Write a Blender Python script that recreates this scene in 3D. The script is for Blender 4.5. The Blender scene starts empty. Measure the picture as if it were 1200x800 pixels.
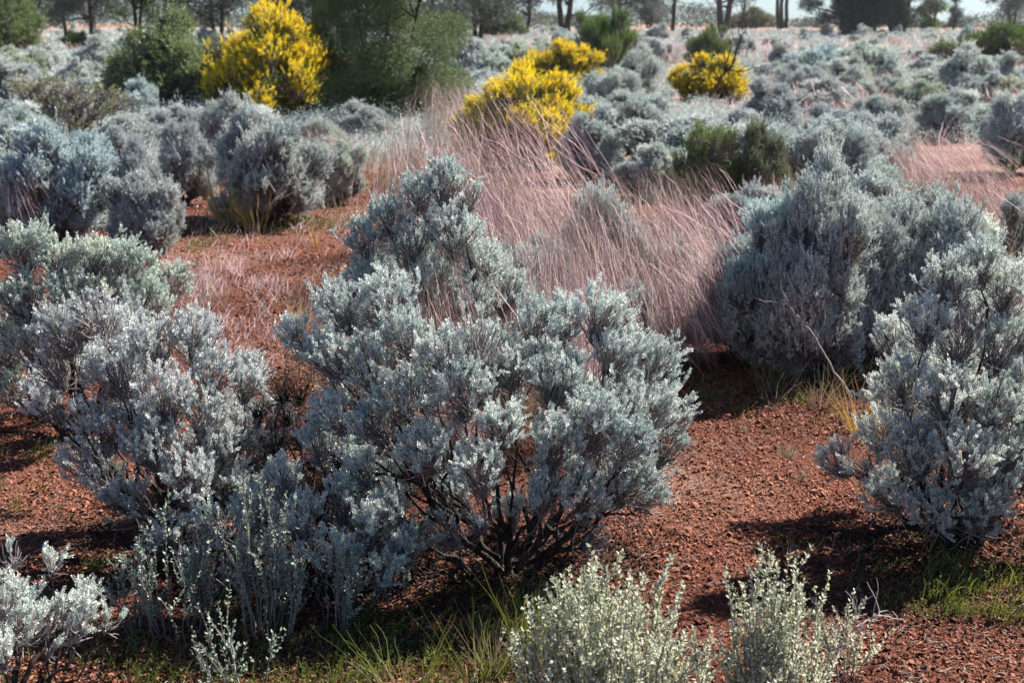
import bpy, math
import numpy as np
PI = math.pi
HAZE = .00012
C = bpy.context.scene.collection
RNG = np.random.default_rng(7)

# ------------------------------------------------------------------ camera numbers
W0, H0PX, F = 1200.0, 800.0, 1667.0        # photograph pixels, focal length in those pixels (50 mm)
HOR, EYE = 22.0, 1.70                      # horizon row, eye height
PITCH = math.atan((400 - HOR) / F)
SUN_AZ, SUN_EL = math.radians(54), math.radians(42)
cp, sp = math.cos(PITCH), math.sin(PITCH)

def ray(px, py):
    u = (px - 600) / F; v = (400 - py) / F
    return np.array([u, cp + v * sp, -sp + v * cp])
def ground(px, py):
    r = ray(px, py); t = -EYE / r[2]
    return np.array([r[0] * t, r[1] * t, 0.0])
def at(px, py, Y):
    r = ray(px, py); t = Y / r[1]
    return np.array([r[0] * t, Y, EYE + r[2] * t])

# ------------------------------------------------------------------ terrain height
_k = np.random.default_rng(3)
_W = [(_k.uniform(0, 2 * PI), f, a) for f, a in ((.35, .03), (.5, .025), (.9, .02), (1.7, .012), (3.1, .008), (5.3, .006), (8, .005), (13, .003), (21, .002))]
_P = _k.uniform(0, 6.28, (len(_W), 2))
def th(x, y):
    x = np.asarray(x, float); y = np.asarray(y, float); z = np.zeros(np.broadcast(x, y).shape)
    d = np.clip((60 - np.hypot(x, y)) / 40, 0, 1)
    for (an, f, a), (p1, p2) in zip(_W, _P):
        z = z + a * np.sin(f * (x * math.cos(an) + y * math.sin(an)) + p1) * np.cos(f * 1.1 * (-x * math.sin(an) + y * math.cos(an)) + p2)
    return z * d

# ------------------------------------------------------------------ mesh helpers
def unit(v):
    return v / np.maximum(np.linalg.norm(v, axis=-1, keepdims=True), 1e-9)
def perp(d, rng):
    r = rng.normal(size=d.shape)
    return unit(np.cross(d, r))

class Geo:
    def __init__(s): s.V = []; s.Q = []; s.R = []; s.n = 0
    def add(s, V, Q, R=None):
        V = np.asarray(V, float).reshape(-1, 3); Q = np.asarray(Q, int).reshape(-1, 4)
        s.V.append(V); s.Q.append(Q + s.n); s.n += len(V)
        s.R.append(np.zeros(len(Q)) if R is None else np.broadcast_to(R, (len(Q),)))
    def mesh(s, name, mat, smooth=False):
        V = np.concatenate(s.V); Q = np.concatenate(s.Q); R = np.concatenate(s.R)
        me = bpy.data.meshes.new(name)
        me.vertices.add(len(V)); me.vertices.foreach_set('co', V.astype(np.float32).ravel())
        me.loops.add(len(Q) * 4); me.loops.foreach_set('vertex_index', Q.astype(np.int32).ravel())
        me.polygons.add(len(Q)); me.polygons.foreach_set('loop_start', np.arange(0, len(Q) * 4, 4, dtype=np.int32))
        a = me.attributes.new('rnd', 'FLOAT', 'FACE'); a.data.foreach_set('value', R.astype(np.float32))
        if smooth: me.polygons.foreach_set('use_smooth', np.ones(len(Q), dtype=bool))
        me.materials.append(mat); me.update(calc_edges=True)
        return me

def tubes(g, P, R, sides=4, rnd=0.0):
    """P (n,k,3) paths, R (n,k) radii"""
    P = np.asarray(P, float); n, k, _ = P.shape; R = np.broadcast_to(R, (n, k))
    T = np.gradient(P, axis=1); T = unit(T)
    ref = np.tile(np.array([0.31, 0.17, 0.93]), (n, 1))[:, None, :]
    A = unit(np.cross(T, ref)); B = np.cross(T, A)
    ang = np.arange(sides) * 2 * PI / sides
    V = P[:, :, None, :] + R[:, :, None, None] * (np.cos(ang)[None, None, :, None] * A[:, :, None, :] + np.sin(ang)[None, None, :, None] * B[:, :, None, :])
    idx = np.arange(n * k * sides).reshape(n, k, sides)
    a = idx[:, :-1, :]; b = idx[:, 1:, :]
    Q = np.stack([a, np.roll(a, -1, 2), np.roll(b, -1, 2), b], -1).reshape(-1, 4)
    g.add(V, Q, np.repeat(np.broadcast_to(rnd, (n,)), (k - 1) * sides))

def ribbons(g, P, Wd, side, rnd):
    """P (n,k,3), Wd (n,k) half widths, side (n,3)"""
    n, k, _ = P.shape
    V = np.stack([P - side[:, None, :] * Wd[..., None], P + side[:, None, :] * Wd[..., None]], 2)
    idx = np.arange(n * k * 2).reshape(n, k, 2)
    Q = np.stack([idx[:, :-1, 0], idx[:, :-1, 1], idx[:, 1:, 1], idx[:, 1:, 0]], -1)
    g.add(V, Q.reshape(-1, 4), np.repeat(np.broadcast_to(rnd, (n,)), k - 1))

def leaves(g, P, D, L, Wd, rng, rnd, fold=0.25):
    """rhombic folded leaves: P (n,3) base, D (n,3) direction, L, Wd (n,)"""
    n = len(P); L = np.broadcast_to(L, (n,))[:, None]; Wd = np.broadcast_to(Wd, (n,))[:, None]
    S = perp(D, rng); N = np.cross(D, S)
    m = P + D * L * .52
    V = np.stack([P, m + S * Wd * .5 + N * L * fold * .3, P + D * L - N * L * fold * .2, m - S * Wd * .5 + N * L * fold * .3], 1)
    g.add(V, np.arange(n * 4).reshape(n, 4), rnd)

def curve_paths(A, B, mid_off, k, rng, wob):
    """quadratic paths from A (n,3) to B (n,3) with middle offset and wobble"""
    t = np.linspace(0, 1, k)[None, :, None]
    M = (A + B) / 2 + mid_off
    P = (1 - t) ** 2 * A[:, None] + 2 * t * (1 - t) * M[:, None] + t ** 2 * B[:, None]
    n = len(A); L = np.linalg.norm(B - A, axis=1)[:, None, None]
    w = rng.normal(size=(n, k, 3)) * wob * L; w[:, 0] = 0; w[:, -1] = 0
    w[:, 1:-1] = (w[:, :-2] + w[:, 1:-1] * 2 + w[:, 2:]) / 3 * 1.3
    return P + w

def shoots(g, S, D, L, n_leaf, ll, lw, rad, rng, splay=.8, tip=1.0, tone=0.0):
    n = len(S)
    t = (np.arange(n_leaf)[None, :] + rng.uniform(0, 1, (n, n_leaf))) / n_leaf
    ang = np.arange(n_leaf)[None, :] * 2.4 + rng.uniform(0, 6.28, (n, 1)) + rng.normal(0, .25, (n, n_leaf))
    A = perp(D, rng); B = np.cross(D, A)
    rd = np.cos(ang)[..., None] * A[:, None] + np.sin(ang)[..., None] * B[:, None]
    sp_ = splay * (1.05 - .6 * t * tip)[..., None]
    d = unit(D[:, None] + rd * sp_ + rng.normal(0, .12, rd.shape))
    P = S[:, None] + D[:, None] * (L[:, None] * t)[..., None] + rd * rad * .15
    sz = (rng.uniform(.75, 1.2, (n, n_leaf)) * (1.0 - .25 * t)).ravel()
    r = np.clip(rng.normal(.5, .13, (n, 1)) + np.broadcast_to(tone, (n,))[:, None] + rng.normal(0, .14, (n, n_leaf)) + .12 * (t - .5), 0, 1).ravel()
    leaves(g, P.reshape(-1, 3), d.reshape(-1, 3), ll * sz, lw * sz, rng, r)

# ------------------------------------------------------------------ materials
def nt(name):
    m = bpy.data.materials.new(name); m.use_nodes = True
    t = m.node_tree; t.nodes.clear()
    return m, t, t.nodes, t.links
def leaf_mat(name, a, b, trans=.2, tcol=None, rough=.6, spec=.3):
    m, t, N, Lk = nt(name)
    out = N.new('ShaderNodeOutputMaterial'); at_ = N.new('ShaderNodeAttribute'); at_.attribute_name = 'rnd'
    r = N.new('ShaderNodeValToRGB'); r.color_ramp.elements[0].color = (*a, 1); r.color_ramp.elements[1].color = (*b, 1)
    r.color_ramp.elements[0].position = .1; r.color_ramp.elements[1].position = .9
    oi = N.new('ShaderNodeObjectInfo'); mx = N.new('ShaderNodeMix'); mx.data_type = 'RGBA'; mx.blend_type = 'MULTIPLY'; mx.inputs[0].default_value = 1
    Lk.new(at_.outputs['Fac'], r.inputs[0]); Lk.new(r.outputs[0], mx.inputs[6]); Lk.new(oi.outputs['Color'], mx.inputs[7])
    p = N.new('ShaderNodeBsdfPrincipled'); p.inputs['Roughness'].default_value = rough; p.inputs['Specular IOR Level'].default_value = spec
    Lk.new(mx.outputs[2], p.inputs['Base Color'])
    tr = N.new('ShaderNodeBsdfTranslucent'); ms = N.new('ShaderNodeMixShader'); ms.inputs[0].default_value = trans
    if tcol:
        m2 = N.new('ShaderNodeMix'); m2.data_type = 'RGBA'; m2.blend_type = 'MULTIPLY'; m2.inputs[0].default_value = 1
        Lk.new(mx.outputs[2], m2.inputs[6]); m2.inputs[7].default_value = (*tcol, 1); Lk.new(m2.outputs[2], tr.inputs[0])
    else: Lk.new(mx.outputs[2], tr.inputs[0])
    Lk.new(p.outputs[0], ms.inputs[1]); Lk.new(tr.outputs[0], ms.inputs[2]); Lk.new(ms.outputs[0], out.inputs[0])
    return m
def bark_mat(name, a, b, scale=60, bump=.5):
    m, t, N, Lk = nt(name)
    out = N.new('ShaderNodeOutputMaterial'); p = N.new('ShaderNodeBsdfPrincipled'); p.inputs['Roughness'].default_value = .9
    p.inputs['Specular IOR Level'].default_value = .15
    tc = N.new('ShaderNodeTexCoord'); mp = N.new('ShaderNodeMapping'); mp.inputs['Scale'].default_value = (1, 1, .25)
    no = N.new('ShaderNodeTexNoise'); no.inputs['Scale'].default_value = scale; no.inputs['Detail'].default_value = 5
    r = N.new('ShaderNodeValToRGB'); r.color_ramp.elements[0].color = (*a, 1); r.color_ramp.elements[1].color = (*b, 1)
    r.color_ramp.elements[0].position = .35; r.color_ramp.elements[1].position = .7
    bp = N.new('ShaderNodeBump'); bp.inputs['Strength'].default_value = bump; bp.inputs['Distance'].default_value = .01
    Lk.new(tc.outputs['Object'], mp.inputs[0]); Lk.new(mp.outputs[0], no.inputs[0]); Lk.new(no.outputs[0], r.inputs[0]); Lk.new(no.outputs[0], bp.inputs['Height'])
    Lk.new(r.outputs[0], p.inputs['Base Color']); Lk.new(bp.outputs[0], p.inputs['Normal']); Lk.new(p.outputs[0], out.inputs[0])
    return m
M = dict(
    blue=leaf_mat('silver_blue_leaf', (.38, .48, .47), (.88, .925, .88), .19, None, .45, .45),
    twig=leaf_mat('grey_twig', (.085, .075, .07), (.38, .345, .34), 0),
    bark=bark_mat('dark_bark', (.018, .013, .012), (.07, .055, .05)),
    oval=leaf_mat('oval_saltbush_leaf', (.46, .50, .42), (.66, .69, .57), .3, (1, 1, .75), .6, .25),
    green=leaf_mat('green_leaf', (.06, .11, .03), (.17, .24, .07), .3, (1, 1.0, .45)),
    dark=leaf_mat('dark_green_leaf', (.05, .07, .04), (.17, .20, .12), .25),
    tree=leaf_mat('grey_green_needle', (.04, .052, .048), (.13, .15, .125), .15),
    olive=leaf_mat('olive_leaf', (.20, .20, .12), (.40, .39, .22), .25),
    yellow=leaf_mat('yellow_blossom', (.86, .60, .015), (.97, .82, .08), .5, (1, .95, .4)),
    pink=leaf_mat('pink_seed_head', (.30, .18, .235), (.97, .90, .89), .45, (1, .85, .85), .5, .4),
    straw=leaf_mat('straw_blade', (.13, .10, .07), (.44, .36, .25), .3),
    gold=leaf_mat('golden_blade', (.42, .26, .07), (.66, .46, .16), .35),
    fresh=leaf_mat('fresh_grass_blade', (.05, .06, .02), (.24, .27, .09), .35, (1, 1, .4)),
    dead=leaf_mat('dead_wood', (.25, .22, .20), (.5, .46, .43), 0),
    chip=leaf_mat('gravel_chip', (.075, .022, .014), (.40, .155, .095), 0, rough=.8, spec=.25),
)
def ground_mat():
    m, t, N, Lk = nt('red_earth')
    out = N.new('ShaderNodeOutputMaterial'); p = N.new('ShaderNodeBsdfPrincipled'); p.inputs['Roughness'].default_value = .95; p.inputs['Specular IOR Level'].default_value = .1
    tc = N.new('ShaderNodeTexCoord')
    def noise(s, d=4, r=.5):
        n = N.new('ShaderNodeTexNoise'); n.inputs['Scale'].default_value = s; n.inputs['Detail'].default_value = d; n.inputs['Roughness'].default_value = r
        Lk.new(tc.outputs['Object'], n.inputs[0]); return n
    def ramp(src, stops):
        r = N.new('ShaderNodeValToRGB'); e = r.color_ramp.elements
        e[0].position, e[0].color = stops[0][0], (*stops[0][1], 1); e[1].position, e[1].color = stops[-1][0], (*stops[-1][1], 1)
        for s in stops[1:-1]:
            x = e.new(s[0]); x.color = (*s[1], 1)
        Lk.new(src, r.inputs[0]); return r
    fine = noise(55, 6, .65)
    red = ramp(fine.outputs[0], [(.3, (.045, .014, .009)), (.5, (.13, .043, .027)), (.72, (.29, .11, .07))])
    big = noise(.55, 5)
    pale = ramp(fine.outputs[0], [(.3, (.24, .14, .11)), (.7, (.48, .33, .27))])
    # sandy pale pink soil further off, in patches
    sx = N.new('ShaderNodeSeparateXYZ'); Lk.new(tc.outputs['Object'], sx.inputs[0])
    mr = N.new('ShaderNodeMapRange'); mr.inputs[1].default_value = 9; mr.inputs[2].default_value = 22; Lk.new(sx.outputs[1], mr.inputs[0])
    am = N.new('ShaderNodeMath'); am.operation = 'ADD'; Lk.new(mr.outputs[0], am.inputs[0])
    bm = N.new('ShaderNodeMapRange'); bm.inputs[1].default_value = .35; bm.inputs[2].default_value = .65; bm.inputs[3].default_value = -.45; bm.inputs[4].default_value = .45
    Lk.new(big.outputs[0], bm.inputs[0]); Lk.new(bm.outputs[0], am.inputs[1]); am.use_clamp = True
    mx = N.new('ShaderNodeMix'); mx.data_type = 'RGBA'; Lk.new(am.outputs[0], mx.inputs[0]); Lk.new(red.outputs[0], mx.inputs[6]); Lk.new(pale.outputs[0], mx.inputs[7])
    vo = N.new('ShaderNodeTexVoronoi'); vo.inputs['Scale'].default_value = 75; Lk.new(tc.outputs['Object'], vo.inputs[0])
    b1 = N.new('ShaderNodeBump'); b1.inputs['Strength'].default_value = .7; b1.inputs['Distance'].default_value = .012; Lk.new(vo.outputs[0], b1.inputs['Height'])
    b2 = N.new('ShaderNodeBump'); b2.inputs['Strength'].default_value = .8; b2.inputs['Distance'].default_value = .02; Lk.new(fine.outputs[0], b2.inputs['Height']); Lk.new(b1.outputs[0], b2.inputs['Normal'])
    Lk.new(mx.outputs[2], p.inputs['Base Color']); Lk.new(b2.outputs[0], p.inputs['Normal']); Lk.new(p.outputs[0], out.inputs[0])
    return m

# ------------------------------------------------------------------ scene objects
def link(name, data, parent=None):
    o = bpy.data.objects.new(name, data); C.objects.link(o)
    if parent is not None: o.parent = parent
    return o
def thing(name, loc, label, cat, group=None, rz=0, sc=(1, 1, 1)):
    o = link(name, None); o.location = loc; o.rotation_euler = (0, 0, rz); o.scale = sc; o.empty_display_size = .1
    o['label'] = label; o['category'] = cat
    if group: o['group'] = group
    return o
def place(parts, name, loc, label, cat, group=None, rz=0, sc=(1, 1, 1), tint=None):
    o = thing(name, loc, label, cat, group, rz, sc)
    for pn, me in parts:
        p = link(pn, me, o)
        p.color = (*(tint or (1, 1, 1)), 1) if pn in ('foliage',) else (1, 1, 1, 1)
    return o

# ------------------------------------------------------------------ the generic shrub
def shrub(lobes, seed, leaf='blue', twigs_per_m2=1200, shoots_per_twig=4, n_leaf=16, ll=.0095, lw=.0048,
          rad=.006, sl=(.025, .06), up=.45, limbs=7, trunk_r=.016, bare=.35, separate=False, twig_r=.0011, splay=.8, spread=.45, blossom=None,
          twigmat='twig', barkmat='bark', base_r=.05, fmin=.66, stray=.09):
    """lobes (n,4): x,y,z,r relative to the base. Returns [(part name, mesh)]"""
    rng = np.random.default_rng(seed)
    lobes = np.asarray(lobes, float); c = lobes[:, :3]; r = lobes[:, 3]; n = len(c)
    outw = unit(np.stack([c[:, 0], c[:, 1], c[:, 2] * .9], 1) + 1e-6)
    # limbs: group lobes by direction
    K = min(limbs, n); cen = outw[rng.choice(n, K, replace=False)]
    for _ in range(6):
        lab = np.argmax(outw @ cen.T, 1)
        for k in range(K):
            if (lab == k).any(): cen[k] = unit(outw[lab == k].mean(0))
    gf, gt = Geo(), Geo(); limb_geo = []
    gb = Geo(); first = True
    lb = c - unit(outw + np.array([0, 0, .7])) * r[:, None] * .95     # where the lobe's twigs start
    for k in range(K):
        I = np.where(lab == k)[0]
        if len(I) == 0: continue
        g = Geo()
        a = rng.uniform(0, 6.28)
        b0 = np.array([[math.cos(a) * base_r * rng.random(), math.sin(a) * base_r * rng.random(), -.03]])
        node = (lb[I].mean(0) * np.array([.55, .55, .42]))[None]
        P = curve_paths(b0, node, np.array([[0, 0, -.06 * np.linalg.norm(node)]]), 9, rng, .045)
        tr = trunk_r * rng.uniform(.75, 1.15)
        tubes(g, P, np.linspace(tr, tr * .6, 9)[None], 6, .2)
        A = P[0, rng.integers(4, 9, len(I))]
        off = np.stack([(lb[I] - A)[:, 0] * .15, (lb[I] - A)[:, 1] * .15, -np.abs(lb[I] - A)[:, 2] * .12], 1)
        P2 = curve_paths(A, lb[I], off, 9, rng, .04)
        tubes(g, P2, np.linspace(tr * .5, tr * .16, 9)[None], 5, .2)
        # side twigs off the limb ends
        m = 4 * len(I); ii = rng.integers(0, len(I), m); A3 = P2[ii, rng.integers(3, 8, m)]
        B3 = A3 + unit(rng.normal(size=(m, 3)) + np.array([0, 0, .8]) + outw[I][ii] * .8) * rng.uniform(.5, 1.2, (m, 1)) * r[I][ii][:, None]
        tubes(g, curve_paths(A3, B3, 0, 5, rng, .05), np.linspace(tr * .14, tr * .06, 5)[None], 4, .3)
        if separate: limb_geo.append(g)
        else:
            for v, q, rr in zip(g.V, g.Q, g.R):
                gb.V.append(v); gb.Q.append(q + gb.n); gb.R.append(rr)
            gb.n += g.n
    # twigs
    cnt = np.maximum((r ** 2 * 4 * PI * .6 * twigs_per_m2).astype(int), 3)
    li = np.repeat(np.arange(n), cnt); m = len(li)
    o = unit(outw[li] + np.array([0, 0, up]))
    d = unit(rng.normal(size=(m, 3)))
    flip = (d * o).sum(1) < -.25; d[flip] *= -1
    E = c[li] + d * (r[li] * rng.uniform(.62, 1.08, m) * np.where(rng.random(m) < stray, 1.42, 1))[:, None]
    S = lb[li] + rng.normal(0, .12, (m, 3)) * r[li][:, None]
    P = curve_paths(S, E, np.array([0, 0, -.02]) * r[li][:, None] * 8, 5, rng, .05)
    ltone = rng.normal(0, .13, n); lbare = np.where(rng.random(n) < .13, .8, bare * .3)
    isbare = rng.random(m) < lbare[li]
    tubes(gt, P, np.linspace(twig_r * 1.7, twig_r, 5)[None], 3, np.clip(rng.normal(.5, .25, m), 0, 1))
    # bare under-twigs
    mb = int(m * bare); jj = rng.integers(0, n, mb)
    Sb = lb[jj] + rng.normal(0, .15, (mb, 3)) * r[jj][:, None]
    Eb = Sb + unit(outw[jj] * .9 + rng.normal(size=(mb, 3)) * .75 + np.array([0, 0, .1])) * (r[jj] * rng.uniform(.5, 1.5, mb))[:, None]
    Eb[:, 2] = np.maximum(Eb[:, 2], .03)
    tubes(gt, curve_paths(Sb, Eb, 0, 5, rng, .07), np.linspace(twig_r * 1.5, twig_r * .8, 5)[None], 3, np.clip(rng.normal(.65, .25, mb), 0, 1))
    # leafy shoots
    T = np.where(~isbare)[0]; T = np.repeat(T, shoots_per_twig); q = len(T)
    f = rng.uniform(fmin, 1, q); i0 = np.minimum((f * 4).astype(int), 3); fr = (f * 4 - i0)[:, None]
    SS = P[T, i0] * (1 - fr) + P[T, i0 + 1] * fr
    dd = unit(unit(P[T, 4] - P[T, 2]) * .7 + np.array([0, 0, up]) + outw[li][T] * .25 + rng.normal(size=(q, 3)) * spread)
    Ls = rng.uniform(sl[0], sl[1], q)
    keep = SS[:, 2] > .02
    SS, dd, Ls = SS[keep], dd[keep], Ls[keep]
    if blossom:
        gl = Geo()
        o3 = (SS - c[li][T][keep]); outer = (o3 * outw[li][T][keep]).sum(1) / r[li][T][keep] + SS[:, 2] * blossom[2]
        bl = outer + rng.normal(0, .5, len(SS)) > blossom[1]
        shoots(gf, SS[~bl], dd[~bl], Ls[~bl], n_leaf, ll, lw, rad, rng, splay)
        shoots(gl, SS[bl], dd[bl], Ls[bl] * .7, int(n_leaf * 2), ll * .48, lw * 1.0, rad * 2.6, rng, 1.4)
    else:
        shoots(gf, SS, dd, Ls, n_leaf, ll, lw, rad, rng, splay, tone=ltone[li][T][keep])
        tubes(gt, np.stack([SS, SS + dd * (Ls * .8)[:, None]], 1), np.array([[twig_r, twig_r * .6]]), 3, .5)
    parts = [('foliage', gf.mesh('foliage', M[leaf]))]
    if blossom: parts.append(('blossom', gl.mesh('blossom', M[blossom[0]])))
    parts.append(('twig_tangle', gt.mesh('twig_tangle', M[twigmat])))
    if separate:
        for g in limb_geo: parts.append(('branch', g.mesh('branch', M[barkmat], True)))
    else: parts.append(('branch_frame', gb.mesh('branch_frame', M[barkmat], True)))
    return parts

def dome(w, h, seed, n=34, rl=.17, low=-.55, ragged=.12, inner=.3):
    """lobes on an uneven dome of width w and height h"""
    rng = np.random.default_rng(seed)
    i = np.arange(n) + .5
    z = 1 - i / n * (1 - low); ph = i * 2.39996 + rng.uniform(0, 6.28)
    s = np.sqrt(1 - z ** 2)
    d = np.stack([s * np.cos(ph), s * np.sin(ph), z], 1) + rng.normal(0, .13, (n, 3))
    rr = w * rl * rng.uniform(.7, 1.3, n)
    k = rng.uniform(1 - ragged * 2, 1 + ragged * .3, n)
    k[rng.random(n) < inner] *= .72
    p1, p2 = rng.uniform(0, 6.28, 2); bul = 1 + .18 * np.sin(2 * ph + p1) + .12 * np.sin(3 * ph + p2)
    cx = d[:, 0] * (w / 2 - rr) * k * bul; cy = d[:, 1] * (w / 2 - rr) * k * bul
    cz = h * .40 + d[:, 2] * (h * .60 - rr * .9) * k
    cz = cz * (1 - .2 * (.5 + .5 * np.sin(ph * 2 + p2)) * (s > .35) - .12 * (np.cos(ph - p1) > .3))
    cz = np.maximum(cz, rr * .8)
    return np.stack([cx, cy, cz, rr], 1)

def pix_lobes(base, spec, back=.55, seed=0, backn=.5):
    """lobes given where the photo shows them (px, py, radius px, depth offset m), with more lobes for the far side of the bush"""
    rng = np.random.default_rng(seed); out = []
    for px, py, rp, dy in spec:
        p = at(px, py, base[1] + dy)
        out.append([p[0] - base[0], dy, max(p[2], .08), rp / F * p[1] * .95])
    o = np.array(out)
    bk = o[rng.random(len(o)) < backn].copy(); bk[:, 1] = bk[:, 1] + rng.uniform(.3, 1, len(bk)) * back; bk[:, 2] *= rng.uniform(.72, .92, len(bk)); bk[:, 0] *= .85
    bk[:, 0] += rng.normal(0, .06, len(bk)); bk[:, 2] = np.maximum(bk[:, 2], .12)
    return np.concatenate([o, bk])

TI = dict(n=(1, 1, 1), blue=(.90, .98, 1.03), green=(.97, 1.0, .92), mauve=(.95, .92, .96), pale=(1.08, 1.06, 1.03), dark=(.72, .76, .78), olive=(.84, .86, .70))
def gpt(px, py):
    b = ground(px, py); b[2] = float(th(b[0], b[1])); return b

# ---- the close bushes, shaped one by one
HERO = [
 ('bluebush', 600, 676, 11, 'n', 1.0, 'largest bluebush in the middle, its dark trunk bare near the ground', [
  (762,485,42,0),(785,525,34,.05),(740,565,40,-.1),(700,500,46,-.15),(768,430,32,.15),(722,420,40,.1),(704,372,36,.15),(655,445,42,0),
  (650,525,42,-.2),(690,590,36,-.15),(640,585,32,-.25),(600,430,36,.1),(630,385,34,.2),(560,405,40,-.1),(540,465,42,-.2),(515,420,36,-.1),
  (475,395,36,0),(470,465,38,-.1),(585,505,36,-.2),(500,530,40,-.25),(560,560,38,-.3),(430,430,40,0),(382,420,36,0),(350,400,28,.05),(400,365,34,.1),
  (440,500,36,-.1),(392,490,30,-.05),(455,350,34,.15),(740,520,32,-.2),(420,560,30,-.1),(460,600,30,-.2),(795,490,24,.1),(760,585,26,0),(520,625,32,-.2),(470,650,28,-.25),(560,612,28,-.3),(695,635,20,-.1),(430,640,24,-.2)]),
 ('bluebush', 520, 530, 12, 'n', 1.0, 'tall upright bluebush behind the large middle bush, threaded with pink grass', [
  (520,205,30,0),(546,222,26,0),(492,218,26,.05),(455,245,30,0),(425,272,28,0),(480,275,34,-.1),(532,265,34,-.1),(565,300,30,0),(505,325,38,-.1),
  (440,315,34,0),(592,335,30,.1),(550,350,34,-.1),(415,330,22,0),(470,370,34,-.2),(380,350,20,.1)]),
 ('bluebush', 228, 640, 13, 'mauve', .9, 'wide bluebush with dark leaning stems beside the sunlit gravel patch at the left edge', [
  (72,385,36,0),(112,368,34,0),(62,430,30,-.05),(58,472,26,0),(132,432,40,-.1),(182,402,36,0),(228,392,34,.05),(250,432,34,0),(190,462,40,-.15),
  (240,484,36,-.1),(280,500,30,0),(122,500,36,-.1),(172,520,40,-.2),(92,540,30,0),(222,560,40,-.25),(272,570,34,-.1),(50,455,20,.1),(150,585,34,-.2),(200,620,30,-.25),(290,450,24,.1),(300,530,30,.05),(260,520,32,-.1),(120,560,28,-.1),(310,600,26,-.1),(180,640,24,-.2)]),
 ('bluebush', 95, 520, 14, 'green', 1.0, 'greenish silver bluebush behind the wide leaning one, its base in deep shade', [
  (28,292,34,0),(68,305,30,0),(112,302,30,0),(148,312,30,0),(168,348,26,0),(130,352,34,-.1),(80,352,34,-.1),(22,352,34,-.1),(0,405,36,-.1),(-35,335,38,0),
  (45,405,34,-.15),(-30,400,36,0),(160,385,26,0),(10,455,30,-.1)]),
 ('bluebush', 1115, 632, 15, 'pale', 1.0, 'dense silver bluebush filling the right edge, a dark root-like branch lying to its left', [
  (1112,325,34,.05),(1150,305,30,.1),(1182,335,36,.1),(1082,372,34,0),(1122,392,40,-.05),(1172,402,36,0),(1060,442,34,0),(1112,462,42,-.15),
  (1162,472,42,-.15),(1202,452,42,0),(1030,502,32,0),(1072,522,42,-.15),(1132,532,44,-.25),(1182,542,42,-.2),(1012,542,26,0),(1042,572,34,-.1),
  (1092,592,36,-.25),(1150,592,38,-.25),(1215,522,42,-.1),(1245,452,42,0),(1240,560,42,-.1),(1200,390,36,.1),(1120,430,30,.2)]),
 ('bluebush', 400, 700, 17, 'n', .95, 'shaded blue-grey bush with tangled dark stems, between the leaning bush and the largest one', [
  (330,560,30,0),(300,600,32,-.05),(355,610,34,-.1),(400,590,32,0),(440,620,32,-.1),(390,650,34,-.2),(330,655,32,-.2),(280,650,30,-.1),(450,670,28,-.2),(250,610,28,0),(370,520,26,.1),(420,540,26,.1),(480,640,24,-.1),(230,665,26,-.1)]),
 ('bluebush', 365, 640, 18, 'n', .22, 'nearly bare bush of tangled dark branches between the leaning bush and the largest one', [
  (330,440,26,0),(368,470,30,0),(320,505,28,0),(395,520,30,-.05),(350,550,30,-.05),(425,565,28,-.05),(310,565,24,0),(380,590,26,-.1),(300,470,20,.05)]),
 ('bluebush', 20, 830, 16, 'pale', .8, 'low half-bare bluebush in the bottom left corner with grey dead twigs', [
  (5,700,32,0),(28,735,26,0),(78,712,20,0),(100,722,18,0),(88,742,18,-.03),(0,760,30,-.05),(-40,720,36,0),(60,760,14,0),(15,650,18,.08),(-30,680,26,.05)]),
]
for nm, bx, by, seed, tint, dens, label, spec in HERO:
    b = gpt(bx, by)
    lb = pix_lobes(b, spec, seed=seed, back=.6 if seed != 16 else .2, backn=.9 if seed in (13, 17, 14) else .65)
    parts = shrub(lb, seed, twigmat='bark' if seed == 18 else 'twig', twigs_per_m2=(1000 if seed != 16 else 1300) * dens, shoots_per_twig=4, n_leaf=26, ll=.0072, lw=.0056, sl=(.018, .045), up=.42, splay=1.15, rad=.012, fmin=.74, limbs=9, trunk_r=.015 if seed != 16 else .009,
                  bare={16: 1.5, 18: 9.0, 17: 1.6, 13: 1.1}.get(seed, .8), separate=True, spread=.5)
    place(parts, nm, b, label, 'bluebush', 'silver bluebushes close to the camera', tint=TI[tint])

# ---- shared shapes for the bushes further off
def protos(n, seed, **kw):
    return [shrub(dome(1.2, 1.0, seed + i, kw.get('nl', 52), kw.get('rl', .115), ragged=kw.get('ragged', .14)), seed + i, **{k: v for k, v in kw.items() if k not in ('nl', 'rl', 'ragged')}) for i in range(n)]
MID = protos(4, 40, twigs_per_m2=900, shoots_per_twig=5, n_leaf=14, ll=.0115, lw=.0085, sl=(.025, .06), splay=1.1, ragged=.26, spread=.55, fmin=.76, stray=.17, twig_r=.0016, limbs=9, trunk_r=.018, bare=.5)
FAR = protos(4, 60, nl=38, ragged=.24, stray=.15, twigs_per_m2=260, shoots_per_twig=3, n_leaf=8, ll=.034, lw=.02, sl=(.06, .12), twig_r=.0035, limbs=6, bare=.4)
GRN = protos(2, 70, leaf='green', nl=28, twigs_per_m2=260, shoots_per_twig=4, n_leaf=10, ll=.028, lw=.009, sl=(.08, .18), up=1.0, twig_r=.003, bare=.1, splay=.45, ragged=.2)
DRK = protos(2, 74, leaf='dark', nl=34, twigs_per_m2=260, shoots_per_twig=4, n_leaf=10, ll=.028, lw=.012, sl=(.06, .14), up=.15, twig_r=.003, bare=.2, splay=1.1, spread=.8, ragged=.2)
OLV = protos(1, 78, leaf='olive', nl=26, twigs_per_m2=150, shoots_per_twig=3, n_leaf=8, ll=.026, lw=.014, sl=(.04, .09), up=.4, twig_r=.0034, bare=1.6)
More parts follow.
